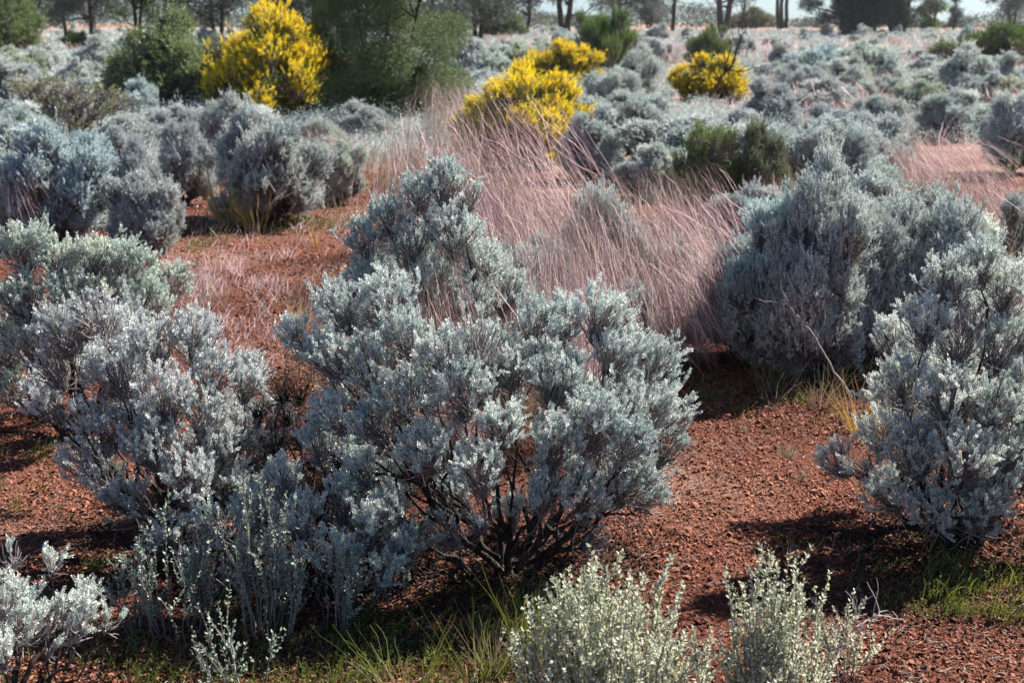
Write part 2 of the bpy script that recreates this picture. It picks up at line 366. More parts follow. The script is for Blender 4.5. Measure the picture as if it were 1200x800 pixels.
LEF = protos(1, 80, leaf='green', nl=30, twigs_per_m2=420, shoots_per_twig=3, n_leaf=9, ll=.018, lw=.012, sl=(.04, .08), up=.5, twig_r=.002, bare=.2, splay=1.1)
YEL = protos(3, 84, leaf='green', nl=64, rl=.125, ragged=.07, twigs_per_m2=520, shoots_per_twig=4, n_leaf=9, ll=.018, lw=.009, sl=(.04, .09), up=.5, twig_r=.002, bare=.1, blossom=('yellow', .32, .6))
KIND = dict(mid=(MID, 'bluebush', 'bluebush'), far=(FAR, 'bluebush', 'bluebush'), grn=(GRN, 'green_shrub', 'shrub'), drk=(DRK, 'dark_shrub', 'shrub'),
            olv=(OLV, 'olive_shrub', 'shrub'), lef=(LEF, 'leafy_shrub', 'shrub'), yel=(YEL, 'flowering_shrub', 'flowering shrub'))
_ct = [0]
def put(kind, px, yb, wpx, yt, tint, label, group=None, rz=None):
    P, nm, cat = KIND[kind]; _ct[0] += 1; i = _ct[0]
    b = gpt(px, yb); top = at(px, yt, b[1]); w = wpx / F * np.hypot(b[1], EYE)
    h = max(top[2], .15)
    r = np.random.default_rng(1000 + i)
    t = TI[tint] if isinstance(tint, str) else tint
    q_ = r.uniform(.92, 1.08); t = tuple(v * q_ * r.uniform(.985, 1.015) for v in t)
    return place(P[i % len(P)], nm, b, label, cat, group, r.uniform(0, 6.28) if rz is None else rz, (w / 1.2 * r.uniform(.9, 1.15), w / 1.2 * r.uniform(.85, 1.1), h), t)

SB = 'silver bluebushes in the middle distance'
MIDS = [
 ('mid',70,292,165,133,'blue','round blue-silver bush at the left edge above the greenish one, dark hollow in its middle'),
 ('mid',172,305,112,188,'mauve','pale mauve-grey bush overhanging the left side of the red clearing'),
 ('mid',-5,285,110,150,'n','silver bush cut by the left edge beside the round blue-silver one'),
 ('mid',218,240,80,122,'mauve','thin dusky bush just behind the tall golden grass blades'),
 ('mid',318,262,160,108,'n','tall open-stemmed silver bush below the largest yellow bush'),
 ('mid',400,240,72,150,'green','small greenish-grey bush at the far right corner of the red clearing'),
 ('mid',262,205,75,110,'n','silver bush wedged behind the open-stemmed one, under the yellow bush'),
 ('mid',372,205,80,125,'green','pale bush at the foot of the dark evergreen shrub, right of the open-stemmed one'),
 ('mid',516,140,48,100,'pale','small pale bush alone in front of dark shrubs, left of the yellow flowers'),
 ('mid',725,178,120,95,'n','silver bush right below the second green shrub, beside yellow flowers'),
 ('mid',785,182,80,140,'mauve','greyish bush directly below the small round yellow bush'),
 ('mid',703,384,135,182,'pale','silver bush half veiled by pink grass in the middle'),
 ('mid',300,178,95,118,'n','small bush directly below the largest yellow bush'),
 ('mid',212,172,85,110,'mauve','bush at the foot of the grey-green rounded shrub'),
 ('mid',425,172,85,122,'mauve','dusky bush at the foot of the dark evergreen, left of the lone pale one'),
 ('mid',155,178,75,122,'n','silver bush between the olive shrub and the grey-green rounded shrub'),
 ('mid',770,235,90,160,'n','silver bush between the pink grass and the leafy green shrub'),
 ('mid',965,245,150,112,'n','broad silver bush right of the olive green shrub'),
 ('mid',905,165,95,92,'mauve','tall twiggy grey bush between yellow bush and pink far field'),
 ('mid',1020,205,115,112,'n','silver bush left of the pink grass by the pale sand'),
 ('mid',900,425,150,205,'blue','blue-grey bush forming the left side of the big dark shaded one'),
 ('mid',1000,425,150,190,'n','silvery bush leaning on the right side of the big dark shaded one'),
 ('mid',945,440,185,180,'n','big dark shaded bush behind the gravel, black hollow under its stems'),
 ('mid',1080,420,190,195,'n','greyish green bush with grass growing through it, behind the right-edge bluebush'),
 ('mid',770,392,125,268,'dark','added dark bush standing in for the shade inside the purple grass'),  # added bush; its dark tint stands in for shade behind the grass
 ('mid',735,428,85,305,'n','small silver bush at the foot of the pink grass, next to bare gravel'),
 ('mid',808,184,62,146,'n','small bush right below the crooked bare stick'),
 ('mid',868,178,60,135,'mauve','small dusky bush right of the crooked bare stick'),
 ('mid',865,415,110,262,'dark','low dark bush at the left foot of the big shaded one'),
 ('mid',1010,345,190,172,'n','pale silver bush above the big dark shaded one'),
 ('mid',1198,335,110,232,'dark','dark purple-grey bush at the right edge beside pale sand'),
 ('mid',1185,200,95,88,'n','silver bush at the right edge with black shade below it'),
 ('mid',1118,165,85,98,'n','silver bush just left of the one with black shade at the right edge'),
 ('mid',1075,145,70,82,'olive','olive-tinged bush in the pink field below the dark tree mass'),
 ('mid',1150,140,70,82,'n','silver bush in front of the bright green shrub at the right edge'),
 ('mid',860,208,80,148,'n','small silver bush tucked behind the leafy green shrub'),
 ('mid',880,300,110,205,'mauve','silver bush in front of the olive green shrub'),
 ('mid',632,410,110,238,'mauve','silver bush buried under the large pink grass mass'),
 ('mid',690,215,90,128,'n','small silver bush between low yellow bush and the veiled one'),
 ('mid',590,420,130,250,'n','grey bush under pink strands behind the right half of the largest bush'),
 ('mid',1135,420,120,235,'pale','pale bush with white grass strands, right of the greyish green one'),
 ('mid',920,345,150,205,'blue','blue-grey bush between the purple grass and the big dark shaded bush'),
 ('mid',155,255,80,150,'mauve','mauve bush squeezed between the round blue-silver bush and the dusky one'),
 ('mid',130,215,80,140,'n','silver bush peeping over the round blue-silver one'),
 ('mid',30,180,90,110,'n','silver bush at the left edge below the olive shrub'),
 ('lef',828,262,105,118,(1.5,1.35,1.7),'leafy bright green shrub among silver bushes in the middle'),
 ('drk',886,262,90,130,(1.6,1.5,1.4),'dark olive green shrub touching the leafy bright green one'),
 ('olv',75,165,165,68,(.95,1,.9),'sparse twiggy olive shrub with yellowish tips at the left edge'),
 ('drk',205,138,165,0,(1.8,2.0,1.4),'grey-green rounded shrub left of the largest yellow bush'),
 ('grn',465,150,85,62,(.75,1.0,.8),'low soft green shrub at the foot of the tall dark evergreen'),
 ('drk',395,140,90,-20,(.9,1.1,.9),'dark bushy shrub touching the right side of the largest yellow bush'),
 ('yel',320,142,180,-8,(1,1,1),'largest yellow flowering bush, tall and round'),
 ('yel',612,195,160,70,(1,1,1),'low yellow flowering bush half covered by pink grass'),
 ('yel',657,108,98,42,(1,1,1),'dome shaped yellow flowering bush below the fan of green twigs'),
 ('yel',828,119,98,58,(1,1,1),'smallest yellow flowering bush, beside a crooked bare stick'),
 ('grn',705,92,95,0,(.95,1.1,.9),'upright green shrub with pale tips behind the dome shaped yellow bush'),
 ('grn',832,82,62,28,(1.2,1.2,1.1),'small fan of green twigs right behind the smallest yellow bush'),
 ('grn',1168,80,120,20,(.85,1,.75),'wide bright green shrub at the right edge under the sky'),
 ('drk',2,68,110,-40,(1.2,1.6,.8),'dark green rounded shrub in the top left corner'),
 ('grn',92,62,42,32,(1,1.1,.8),'small lime green shrub between two dark trunks at the left'),
 ('drk',590,45,62,8,(1.3,1.5,.8),'olive green round shrub under the dark trees'),
 ('drk',880,34,62,8,(1.6,1.5,1.2),'hazy brownish round shrub on the skyline between two forked trees'),
]
for k, px, yb, w, yt, t, lab in MIDS:
    put(k, px, yb, w, yt, t, lab, SB if k == 'mid' else ('yellow flowering bushes' if k == 'yel' else None))

# ---- far bushes, filling the field
rng = np.random.default_rng(21)
taken = [(px, yb, w) for _, px, yb, w, *_ in MIDS]
ZL = {'L': 'small silver bush in the far left field between the olive shrub and the trees',
      'C': 'small silver bush in the far field behind the pink grass and yellow bushes',
      'R': 'small silver bush in the pink grassy field below the dark tree mass',
      'S': 'tiny grey bush near the skyline under the far trees'}
nfar = 0; tries = 0; pts = []
while nfar < 245 and tries < 9000:
    tries += 1
    y = 34 + 190 * rng.random() ** 1.5; x = rng.uniform(-60, 1260)
    if y > 105 and not (x > 640 or x < 240 and y < 150): continue
    if y > 155 and x > 1040: continue
    if 240 < x < 560 and y > 100 : continue
    g = ground(x, y); w = rng.uniform(.8, 1.7); wp = w * F / g[1]
    if any(math.hypot(g[0] - a, g[1] - b) < .42 * (w + c) for a, b, c in pts): continue
    if any(abs(x - a) < (wp + c) * .42 and -9 < y - b < (9 if c > 100 or b > 120 else 16) for a, b, c in taken): continue
    pts.append((g[0], g[1], w)); nfar += 1
    if 765 < x < 895 and 100 < y < 195: pts.pop(); nfar -= 1; continue
    z = 'S' if y < 46 else ('L' if x < 240 else ('C' if x < 860 else 'R'))
    h = rng.uniform(.55, 1.1) * (w / 1.1) ** .5
    ti = [TI['n'], TI['blue'], TI['mauve'], TI['pale'], (.9, .9, .9), TI['green'], TI['olive']][rng.choice(7, p=[.25, .15, .2, .17, .1, .08, .05])]
    gz = float(th(g[0], g[1]))
    place((MID if y > 110 else FAR)[rng.integers(4)], 'bluebush', (g[0], g[1], gz), ZL[z], 'bluebush', 'silver bushes far back in the field', rng.uniform(0, 6.28), (w / 1.2 * rng.uniform(.7, 1.3), w / 1.2 * rng.uniform(.7, 1.2), h * rng.uniform(.75, 1.3)), ti)

# ---- the low scrub that fills the gaps between them, past counting
rng = np.random.default_rng(44); gs = Geo(); n = 15000
y = 11.5 + 190 * rng.random(n) ** 1.9; x = (rng.random(n) * 2 - 1) * (y * .42 + 1)
pxs = 600 + x / y * F * .985; pys = HOR + EYE * F / y
ok = ~((pxs > 770) & (pxs < 890) & (pys > 112) & (pys < 126)) & ~((pxs > 1030) & (pys > 165)) & ~((pxs < 480) & (pys > 190) & (pxs > 150)); x, y = x[ok], y[ok]; n = len(x)
patch = np.sin(x * .31 + 1.3) * np.cos(y * .23) + .5 * np.sin(x * .11 - y * .09)
ok = patch > -1.0; x, y, patch = x[ok], y[ok], patch[ok]; n = len(x)
r_ = np.clip(rng.lognormal(-1.6, .45, n), .07, .5); z = th(x, y); lf = np.maximum(.016, y / F * 1.7)
cnt = np.maximum((r_ ** 2 * 9 / (lf ** 2) * .8), 12).astype(int); cnt = np.minimum(cnt, 700)
li = np.repeat(np.arange(n), cnt); m = len(li)
d = unit(rng.normal(size=(m, 3))) * rng.random((m, 1)) ** .35 * np.array([1.2, 1.2, .9]); d[:, 2] = np.abs(d[:, 2])
bump = 1 + .3 * np.sin(d[:, 0] * 7 + li) * np.sin(d[:, 1] * 7 + li * 2)
P = np.stack([x, y, z], 1)[li] + d * (r_[li] * bump)[:, None]
tone = np.clip(rng.normal(.5, .2, n), 0, 1)[li] * .6 + rng.random(m) * .4 - .12
leaves(gs, P, unit(d + np.array([0, 0, .6]) + rng.normal(0, .4, (m, 3))), lf[li] * rng.uniform(.9, 1.7, m), lf[li] * .7, rng, tone)
o = link('scrub', gs.mesh('scrub', M['blue'])); o['kind'] = 'stuff'; o['label'] = 'low silver scrub covering the ground between the far bushes'; o['category'] = 'scrub'; o.color = (.9, .9, .9, 1)

# ------------------------------------------------------------------ oval-leaved saltbush stems
def saltbush(seed, nst, w, h, ll=.0115, lw=.0062, dens=150, lean=(0, 0)):
    rng = np.random.default_rng(seed); gs, gf = Geo(), Geo()
    a = rng.uniform(0, 6.28, nst); q = np.sqrt(rng.random(nst)) * w / 2
    H = h * rng.uniform(.5, 1, nst) * (1 - .3 * (q / (w / 2)) ** 2)
    B = np.stack([np.cos(a) * q * .55, np.sin(a) * q * .55, np.full(nst, -.01)], 1)
    E = np.stack([np.cos(a) * q + rng.normal(0, .02, nst) + lean[0] * H, np.sin(a) * q + rng.normal(0, .02, nst) + lean[1] * H, H], 1)
    P = curve_paths(B, E, np.stack([np.cos(a) * q * .1, np.sin(a) * q * .1, 0 * a], 1), 9, rng, .015)
    tubes(gs, P, np.linspace(.0028, .0012, 9)[None], 4, np.clip(rng.normal(.35, .2, nst), 0, 1))
    # side shoots
    m = nst * 4; ii = rng.integers(0, nst, m); s = rng.integers(3, 8, m)
    A2 = P[ii, s]; T2 = unit(P[ii, s + 1] - P[ii, s - 1])
    E2 = A2 + unit(T2 * 1.2 + perp(T2, rng) * .5) * rng.uniform(.04, .13, m)[:, None]
    P2 = curve_paths(A2, E2, 0, 5, rng, .03)
    tubes(gs, P2, np.linspace(.0014, .0009, 5)[None], 3, np.clip(rng.normal(.45, .2, m), 0, 1))
    for PP, t0 in ((P, .3), (P2, .05)):
        L = np.linalg.norm(np.diff(PP, axis=1), axis=2).sum(1)
        cnt = np.maximum((L * (1 - t0) * dens).astype(int), 3)
        li = np.repeat(np.arange(len(PP)), cnt); n = len(li); k = PP.shape[1] - 1
        t = rng.uniform(t0, 1, n) * k * .9999; i0 = t.astype(int); fr = (t - i0)[:, None]
        S = PP[li, i0] * (1 - fr) + PP[li, i0 + 1] * fr; T = unit(PP[li, i0 + 1] - PP[li, i0])
        d = unit(perp(T, rng) + T * rng.uniform(.3, 1.1, (n, 1)))
        # hexagonal oval leaves made of two quads
        sz = rng.uniform(.65, 1.15, n)[:, None]; sd = unit(np.cross(d, T) + rng.normal(0, .25, (n, 3))); nn = np.cross(d, sd)
        l = ll * sz; wv = lw * sz * .5
        p0 = S; pa = S + d * l * .35 + nn * l * .05; pb = S + d * l * .72 + nn * l * .02; p1 = S + d * l - nn * l * .1
        V = np.stack([p0, pa + sd * wv, pb + sd * wv * .85, p1, pb - sd * wv * .85, pa - sd * wv], 1)
        idx = np.arange(n)[:, None] * 6
        Q = np.concatenate([idx + np.array([[0, 1, 2, 3]]), idx + np.array([[0, 3, 4, 5]])])
        r = np.clip(rng.normal(.5, .22, n), 0, 1)
        gf.add(V, Q, np.concatenate([r, r]))
    return [('foliage', gf.mesh('foliage', M['oval'])), ('stem_cluster', gs.mesh('stem_cluster', M['twig']))]
SALT = [
 (705,880,190,640,110,'pale','wide clump of oval-leaved saltbush with pale upright stems at the bottom edge'),
 (905,880,125,612,52,'pale','narrow tall clump of oval-leaved saltbush at the bottom edge, nearer the gravel'),
 (800,860,60,712,10,'pale','short oval-leaved saltbush sprig between the two pale clumps at the bottom'),
 (990,800,40,690,7,'pale','few thin saltbush stems leaning over grey dead sticks'),
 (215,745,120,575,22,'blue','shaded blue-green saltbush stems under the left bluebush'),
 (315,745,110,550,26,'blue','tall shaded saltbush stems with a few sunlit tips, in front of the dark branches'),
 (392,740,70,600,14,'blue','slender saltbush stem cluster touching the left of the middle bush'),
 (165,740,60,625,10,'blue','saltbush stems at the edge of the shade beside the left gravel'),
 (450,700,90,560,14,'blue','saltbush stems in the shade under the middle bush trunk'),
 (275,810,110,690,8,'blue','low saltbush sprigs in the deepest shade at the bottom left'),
 (1085,850,40,785,5,'pale','tiny saltbush sprig at the bottom edge on red gravel'),
 (1185,215,60,165,12,'green','small upright saltbush with pointed tips at the right edge'),
]
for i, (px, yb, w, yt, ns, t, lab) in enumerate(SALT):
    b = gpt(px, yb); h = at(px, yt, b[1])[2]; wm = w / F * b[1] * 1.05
    place(saltbush(200 + i, ns, wm, h, dens=260 if i < 4 else 130), 'saltbush', b, lab, 'saltbush', 'oval-leaved saltbushes', tint={'pale': (1.05, 1.05, 1.0), 'blue': (.72, .84, .84), 'green': (.9, .95, .8)}[t])  # 'blue' also darkens the leaf colour, painting the shade those stems stand in

# ------------------------------------------------------------------ grasses
WIND = np.array([.93, -.36, 0])
def arch_grass(seed, n, h, w, reach, head=.4, hw=.0022, bw=.0012, spread=.25, leafn=.5, mats=('pink', 'straw'), droop=1.0, k=9):
    """clump whose stems arch over with the wind; the outer part of each stem is a seed head"""
    rng = np.random.default_rng(seed); gh, gb = Geo(), Geo()
    a = rng.uniform(0, 6.28, n); q = np.sqrt(rng.random(n)) * w / 2
    B = np.stack([np.cos(a) * q, np.sin(a) * q, np.zeros(n) - .01], 1)
    H = h * rng.uniform(.3, 1.12, n) ; L = reach * rng.uniform(.3, 1.4, n)
    az = rng.normal(0, spread, n); wd = np.stack([WIND[0] * np.cos(az) - WIND[1] * np.sin(az), WIND[0] * np.sin(az) + WIND[1] * np.cos(az), 0 * az], 1)
    out = np.stack([np.cos(a), np.sin(a), 0 * a], 1) * rng.uniform(.02, .22, (n, 1)) * h
    t = np.linspace(0, 1, k)[None, :, None]
    tq = t[..., 0]; fl = rng.uniform(.2, .95, n)[:, None]; pk = .5
    zz = (H[:, None] * np.where(tq < pk, np.sin(tq / pk * PI / 2), 1 - fl * ((tq - pk) / (1 - pk)) ** 1.5))[..., None]
    P = B[:, None] + out[:, None] * t + wd[:, None] * L[:, None, None] * t ** 1.35 + zz * np.array([0, 0, 1])
    P += (rng.normal(0, .03, (n, 1, 3)) + rng.normal(0, .008, P.shape)) * t
    P[..., 2] = np.maximum(P[..., 2], .01)
    side = perp(unit(P[:, -1] - P[:, -3]), rng)
    i0 = int(k * (1 - head))
    ribbons(gb, P[:, :i0 + 1], np.full((n, i0 + 1), bw), side, np.clip(rng.normal(.5, .25, n), 0, 1))
    kk = k - i0; prof = np.sin(np.linspace(.35, PI * .96, kk)) * hw
    rr = np.clip(rng.choice([.12, .45, .95], n, p=[.4, .35, .25]) + rng.normal(0, .12, n), 0, 1)
    ribbons(gh, P[:, i0:], np.broadcast_to(prof, (n, kk)), side, rr)
    side2 = np.cross(side, unit(P[:, -1] - P[:, -3]))
    ribbons(gh, P[:, i0:] + side[:, None] * .0006, np.broadcast_to(prof * .8, (n, kk)), side2, rr)
    # awns
    na = 6; ii = np.repeat(np.arange(n), na); s = rng.integers(i0, k - 1, len(ii)); fr = rng.random((len(ii), 1))
    A = P[ii, s] * (1 - fr) + P[ii, s + 1] * fr; T = unit(P[ii, s + 1] - P[ii, s])
    d = unit(T + perp(T, rng) * .35); 
    ribbons(gh, np.stack([A, A + d * rng.uniform(.02, .045, (len(ii), 1)) * (hw / .0022)], 1), np.stack([np.full(len(ii), hw * .3), np.full(len(ii), hw * .1)], 1), perp(d, rng), rr[ii])
    # leaves at the base
    m = int(n * leafn); a = rng.uniform(0, 6.28, m); q = np.sqrt(rng.random(m)) * w / 2
    B = np.stack([np.cos(a) * q, np.sin(a) * q, np.zeros(m) - .01], 1)
    E = B + np.stack([np.cos(a) * h * .35, np.sin(a) * h * .35, h * rng.uniform(.2, .6, m)], 1) * rng.uniform(.5, 1, (m, 1)) + WIND * h * .2
    Pm = curve_paths(B, E, np.array([[0, 0, h * .15]]), 6, rng, .03)
    ribbons(gb, Pm, np.broadcast_to(np.linspace(bw * 1.8, bw * .4, 6), (m, 6)), perp(unit(E - B), rng), np.clip(rng.normal(.5, .25, m), 0, 1))
    return [('plume', gh.mesh('plume', M[mats[0]])), ('blade_tuft', gb.mesh('blade_tuft', M[mats[1]]))]

PG = [arch_grass(300 + i, 480, 1.0, .66, .66, hw=.0019, bw=.0007, k=16, head=.34, spread=.75, leafn=.6) for i in range(5)]
PGF = [arch_grass(310 + i, 90, 1.0, .8, .4, hw=.009, bw=.004, k=7) for i in range(3)]
def putg(px, yb, yt, wpx, label, protos=PG, group='pink feathery grass clumps', nm='grass_clump', reach=1.0):
    _ct[0] += 1; i = _ct[0]; b = gpt(px, yb); h = max(at(px, yt, b[1])[2], .1); w = wpx / F * b[1]; r = np.random.default_rng(i)
    return place(protos[i % len(protos)], nm, b, label, 'grass clump', group, r.normal(0, .15), (w / .95 * reach, w / .95, h), None)
GR = [
 (545,330,135,150,'tall pink grass clump in front of the low yellow bush, at its left'),
 (600,330,118,150,'tall pink grass clump sweeping across the low yellow bush'),
 (510,300,150,110,'thin pink grass clump at the left end of the large pink mass'),
 (590,400,190,160,'pink grass clump falling over the back of the middle bush'),
 (665,365,200,120,'pale pink grass clump left of the purple one'),
 (745,400,215,150,'deep purple-pink grass clump arching over dark shade'),
 (790,385,230,120,'purple grass clump nearest the big dark shaded bush'),
 (520,552,300,110,'pink grass clump growing up through the middle bush'),
 (650,500,255,90,'rosy grass tuft hanging into the top of the middle bush'),
 (690,520,245,80,'wispy pink grass rising behind the right half of the middle bush'),
 (765,428,285,110,'low dark purple grass drooping at the edge of the red gravel'),
 (825,422,270,110,'purple grass drooping in front of the low dark bush'),
 (540,170,95,70,'tall thin straw-pink grass rising against the dark evergreen'),
 (805,352,200,100,'purple strands between the olive green shrub and the big dark shaded bush'),
 (1060,225,160,85,'pink grass clump on the left of the pale sand at the right'),
 (1105,210,150,90,'bright pink grass clump above the pale sand at the right'),
 (1150,265,195,75,'dark pink grass clump at the right of the pale sand'),
 (1085,345,205,110,'grass growing through the greyish green bush at the right'),
 (1015,165,118,70,'pink grass tuft among the silver bushes right of the middle'),
 (30,300,205,60,'purplish grass tuft at the foot of the round blue-silver bush'),
 (385,215,150,60,'dry pinkish grass at the back of the red clearing'),
 (1165,380,300,70,'pink grass strands behind the right-edge bluebush'),
 (940,300,200,90,'thin pale grass strands over the silver bushes right of the middle'),
]
for px, yb, yt, w, lab in GR: putg(px - w * .33, yb, yt, w, lab)
ng = 0
rng = np.random.default_rng(33)
while ng < 130:
    y = 34 + 130 * rng.random() ** 1.5; x = rng.uniform(440, 1240) if rng.random() < .85 else rng.uniform(-40, 240)
    if y > 95 and x < 860: continue
    if any(abs(x - a) < 25 and 0 < b - y < 10 for a, b, c in taken): continue
    g = ground(x, y); s = rng.uniform(.35, .7); ng += 1
    lab = 'pale pink grass tuft in the far field below the dark tree mass' if x > 860 else ('pale pink grass tuft in the far field between yellow bushes and the trees' if x > 300 else 'pale pink grass tuft in the far left field')
    place(PGF[rng.integers(3)], 'grass_clump', (g[0], g[1], float(th(g[0], g[1]))), lab, 'grass clump', 'pale grass tufts far back', rng.normal(0, .3), (s * 1.2, s * 1.2, s))

def tuft(seed, n, h, w, bw=.0015, mat='gold', bend=.3, k=7, top=None):
    rng = np.random.default_rng(seed); g = Geo()
    a = rng.uniform(0, 6.28, n); q = np.sqrt(rng.random(n)) * w / 2
    B = np.stack([np.cos(a) * q * .4, np.sin(a) * q * .4, np.zeros(n) - .01], 1); H = h * rng.uniform(.35, 1.05, n)
    E = np.stack([np.cos(a) * (q + bend * H * rng.random(n)), np.sin(a) * (q + bend * H * rng.random(n)), H], 1)
    P = curve_paths(B, E, np.array([[0, 0, h * .1]]), k, rng, .02)
    ribbons(g, P, np.broadcast_to(np.linspace(bw, bw * .25, k), (n, k)), perp(unit(E - B), rng), np.clip(rng.normal(.5, .25, n), 0, 1))
    return g.mesh('blades', M[mat])
def putt(px, yb, yt, n, wpx, mat, lab, cat='grass tuft', bw=.0015, bend=.3, group=None):
    _ct[0] += 1; b = gpt(px, yb); h = at(px, yt, b[1])[2]; w = wpx / F * b[1]
    o = link('grass_tuft', tuft(500 + _ct[0], n, h, w, bw, mat, bend)); o.location = b; o['label'] = lab; o['category'] = cat
    if group: o['group'] = group
putt(272, 268, 195, 45, 60, 'gold', 'tall golden grass blades at the back left of the red clearing', bw=.006, bend=.35)
putt(300, 272, 222, 30, 50, 'gold', 'shorter golden grass fan right of the tall golden blades', bw=.005, bend=.5)
putt(370, 292, 250, 10, 14, 'gold', 'three thin golden grass stems in the red clearing', bw=.004)
putt(362, 300, 286, 30, 12, 'straw', 'tiny straw tuft in the middle of the red clearing')
putt(350, 385, 350, 60, 26, 'gold', 'orange-brown tuft at the near end of the red clearing')
putt(325, 262, 245, 120, 90, 'fresh', 'short yellow-green grass along the back of the red clearing', bw=.003)
putt(455, 160, 146, 150, 90, 'fresh', 'strip of bright green grass under the dark evergreen', bw=.006)
putt(923, 530, 512, 90, 30, 'straw', 'small pale tuft on the gravel left of the right-edge bluebush')
putt(873, 497, 484, 40, 16, 'straw', 'smallest dry tuft on the gravel near the shade')
putt(900, 455, 400, 40, 60, 'fresh', 'thin green grass in the shade under the big dark bush', bend=.4)
putt(960, 470, 425, 40, 50, 'straw', 'straw-coloured blades at the right end of the deep shade', bend=.9)
putt(1010, 500, 430, 60, 60, 'gold', 'bent golden grass leaning between the dark bush and the right-edge bluebush', bend=.8, bw=.002)
putt(925, 650, 605, 6, 12, 'straw', 'single dry grass stalk above the tall saltbush clump')
putt(620, 770, 670, 60, 90, 'fresh', 'bright green grass under the middle bush trunk', bend=.5)
putt(575, 790, 725, 45, 90, 'straw', 'dry bent grass stalks in the shade at the bottom middle', bend=.7)
putt(560, 800, 710, 30, 120, 'fresh', 'dark green grass in the shade at the bottom middle', bend=.5)
putt(480, 820, 740, 50, 140, 'fresh', 'green grass in the shade at the bottom, left of the middle', bend=.6)
putt(400, 560, 330, 26, 110, 'fresh', 'long green grass blades rising through the left of the middle bush', bend=.3, bw=.0025)
putt(560, 520, 330, 22, 160, 'fresh', 'lime green grass blades inside the middle bush', bend=.7, bw=.0028)
putt(705, 372, 300, 60, 110, 'gold', 'dry yellowish blades in the gap between pink and purple grass', bend=.8, bw=.0022)
putt(640, 330, 262, 30, 90, 'fresh', 'thin yellow-green blades in the pale pink grass', bend=.6, bw=.003)
putt(90, 420, 300, 24, 90, 'fresh', 'green grass blades sticking out of the greenish bush', bend=.4, bw=.002)
putt(1110, 400, 260, 30, 110, 'olive', 'yellowish stalks standing in the greyish green bush at the right', bend=.5, bw=.003)
putt(1160, 720, 680, 30, 90, 'fresh', 'small green weeds below the right-edge bluebush', bend=.8)
# thick golden grass blades right at the lens side of the pale clump
def blade(px0, py0, px1, py1, Y0, Y1, w, lab, bow=.05):
    a = at(px0, py0, Y0); c = at(px1, py1, Y1); g = Geo(); rng = np.random.default_rng(int(px0))
    foot = a.copy(); foot[2] = float(th(a[0], a[1])) - .01; foot[0] -= (c - a)[0] * .3
    t = np.linspace(0, 1, 14)[:, None]; mid = (a + foot) / 2 * .2 + a * .8 + np.array([0, 0, bow])
    P = (1 - t) ** 2 * foot + 2 * t * (1 - t) * mid + t ** 2 * c
    prof = np.interp(t[:, 0], [0, .5, .85, 1], [w * .8, w, w * .6, .0003])
    for ox in (-.25, .25):
        ribbons(g, P[None] + 0, prof[None] * .6, unit(np.array([[.75, ox, -.2 + ox]])), .5 + ox)
    o = link('grass_blade', g.mesh('grass_blade', M['gold'])); o['label'] = lab; o['category'] = 'grass blade'
blade(668, 800, 731, 708, 3.25, 3.3, .004, 'long golden grass blade standing in front of the pale saltbush clump')
blade(770, 800, 850, 754, 3.2, 3.25, .0045, 'golden brown grass blade leaning right at the bottom edge')
blade(548, 800, 545, 778, 3.3, 3.35, .003, 'short golden blade tip poking up at the bottom middle')
blade(655, 790, 690, 720, 3.35, 3.4, .003, 'dull olive grass blade left of the long golden one')
blade(672, 800, 668, 770, 3.25, 3.3, .0025, 'short orange blade tip beside the long golden blade')

# ------------------------------------------------------------------ dead sticks and branches
def stick(name, pts, radii, lab, cat, twigs=6, seed=1, mat='dead', tl=.12):
    rng = np.random.default_rng(seed); g = Geo(); p = np.array(pts, float); n = len(p)
    tt = np.linspace(0, n - 1, 22); P = np.stack([np.interp(tt, range(n), p[:, i]) for i in range(3)], 1)
    for _ in range(3): P[1:-1] = (P[:-2] + 2 * P[1:-1] + P[2:]) / 4
    L = np.linalg.norm(P[-1] - P[0]); P[1:-1] += rng.normal(0, .006 * L, (20, 3))
    tubes(g, P[None], np.linspace(radii[0], radii[1], 22)[None], 6, .4)
    if twigs:
        ii = rng.integers(5, 21, twigs); T = unit(P[ii] - P[ii - 1]); A = P[ii]
        B = A + unit(T + perp(T, rng) * .9 + np.array([0, 0, .25])) * rng.uniform(.4, 1, (twigs, 1)) * tl
        B[:, 2] = np.maximum(B[:, 2], .015)
        tubes(g, curve_paths(A, B, 0, 6, rng, .05), np.linspace(radii[1] * .9, radii[1] * .3, 6)[None], 4, .6)
    o = link(name, g.mesh(name, M[mat], True)); o['label'] = lab; o['category'] = cat; return o
def gz(px, py, z): 
    b = gpt(px, py); return (b[0], b[1], b[2] + z)
stick('fallen_branch', [gz(1120,640,.06), gz(1060,628,.05), gz(1020,626,.02), gz(955,620,.015)], (.014, .004), 'dark dead branch lying on the gravel left of the right-edge bluebush', 'branch', 8, 2, 'bark', .1)
Y = 4.0
stick('dead_stick', [gz(960,900,0), tuple(at(975,770,3.5)), tuple(at(1005,735,3.55)), tuple(at(1040,715,3.6))], (.005, .0018), 'forked grey dead stick leaning right beside the tall saltbush clump', 'stick', 14, 3, 'dead', .12)
stick('dead_stick', [gz(955,890,0), tuple(at(965,790,3.5)), tuple(at(985,745,3.55)), tuple(at(1010,700,3.6))], (.004, .0015), 'thinner grey dead stick behind the forked one', 'stick', 12, 4, 'dead', .1)
stick('dead_stick', [gz(1000,465,0), tuple(at(975,430,6.3)), tuple(at(950,385,6.3)), tuple(at(920,355,6.3))], (.006, .002), 'long pale bent stick against the big dark bush', 'stick', 5, 5, 'dead', .2)
stick('dead_stick', [gz(330,262,0), tuple(at(350,230,11.5)), tuple(at(345,200,11.5))], (.012, .004), 'white bleached stick at the foot of the open-stemmed bush', 'stick', 8, 6, 'dead', .5)
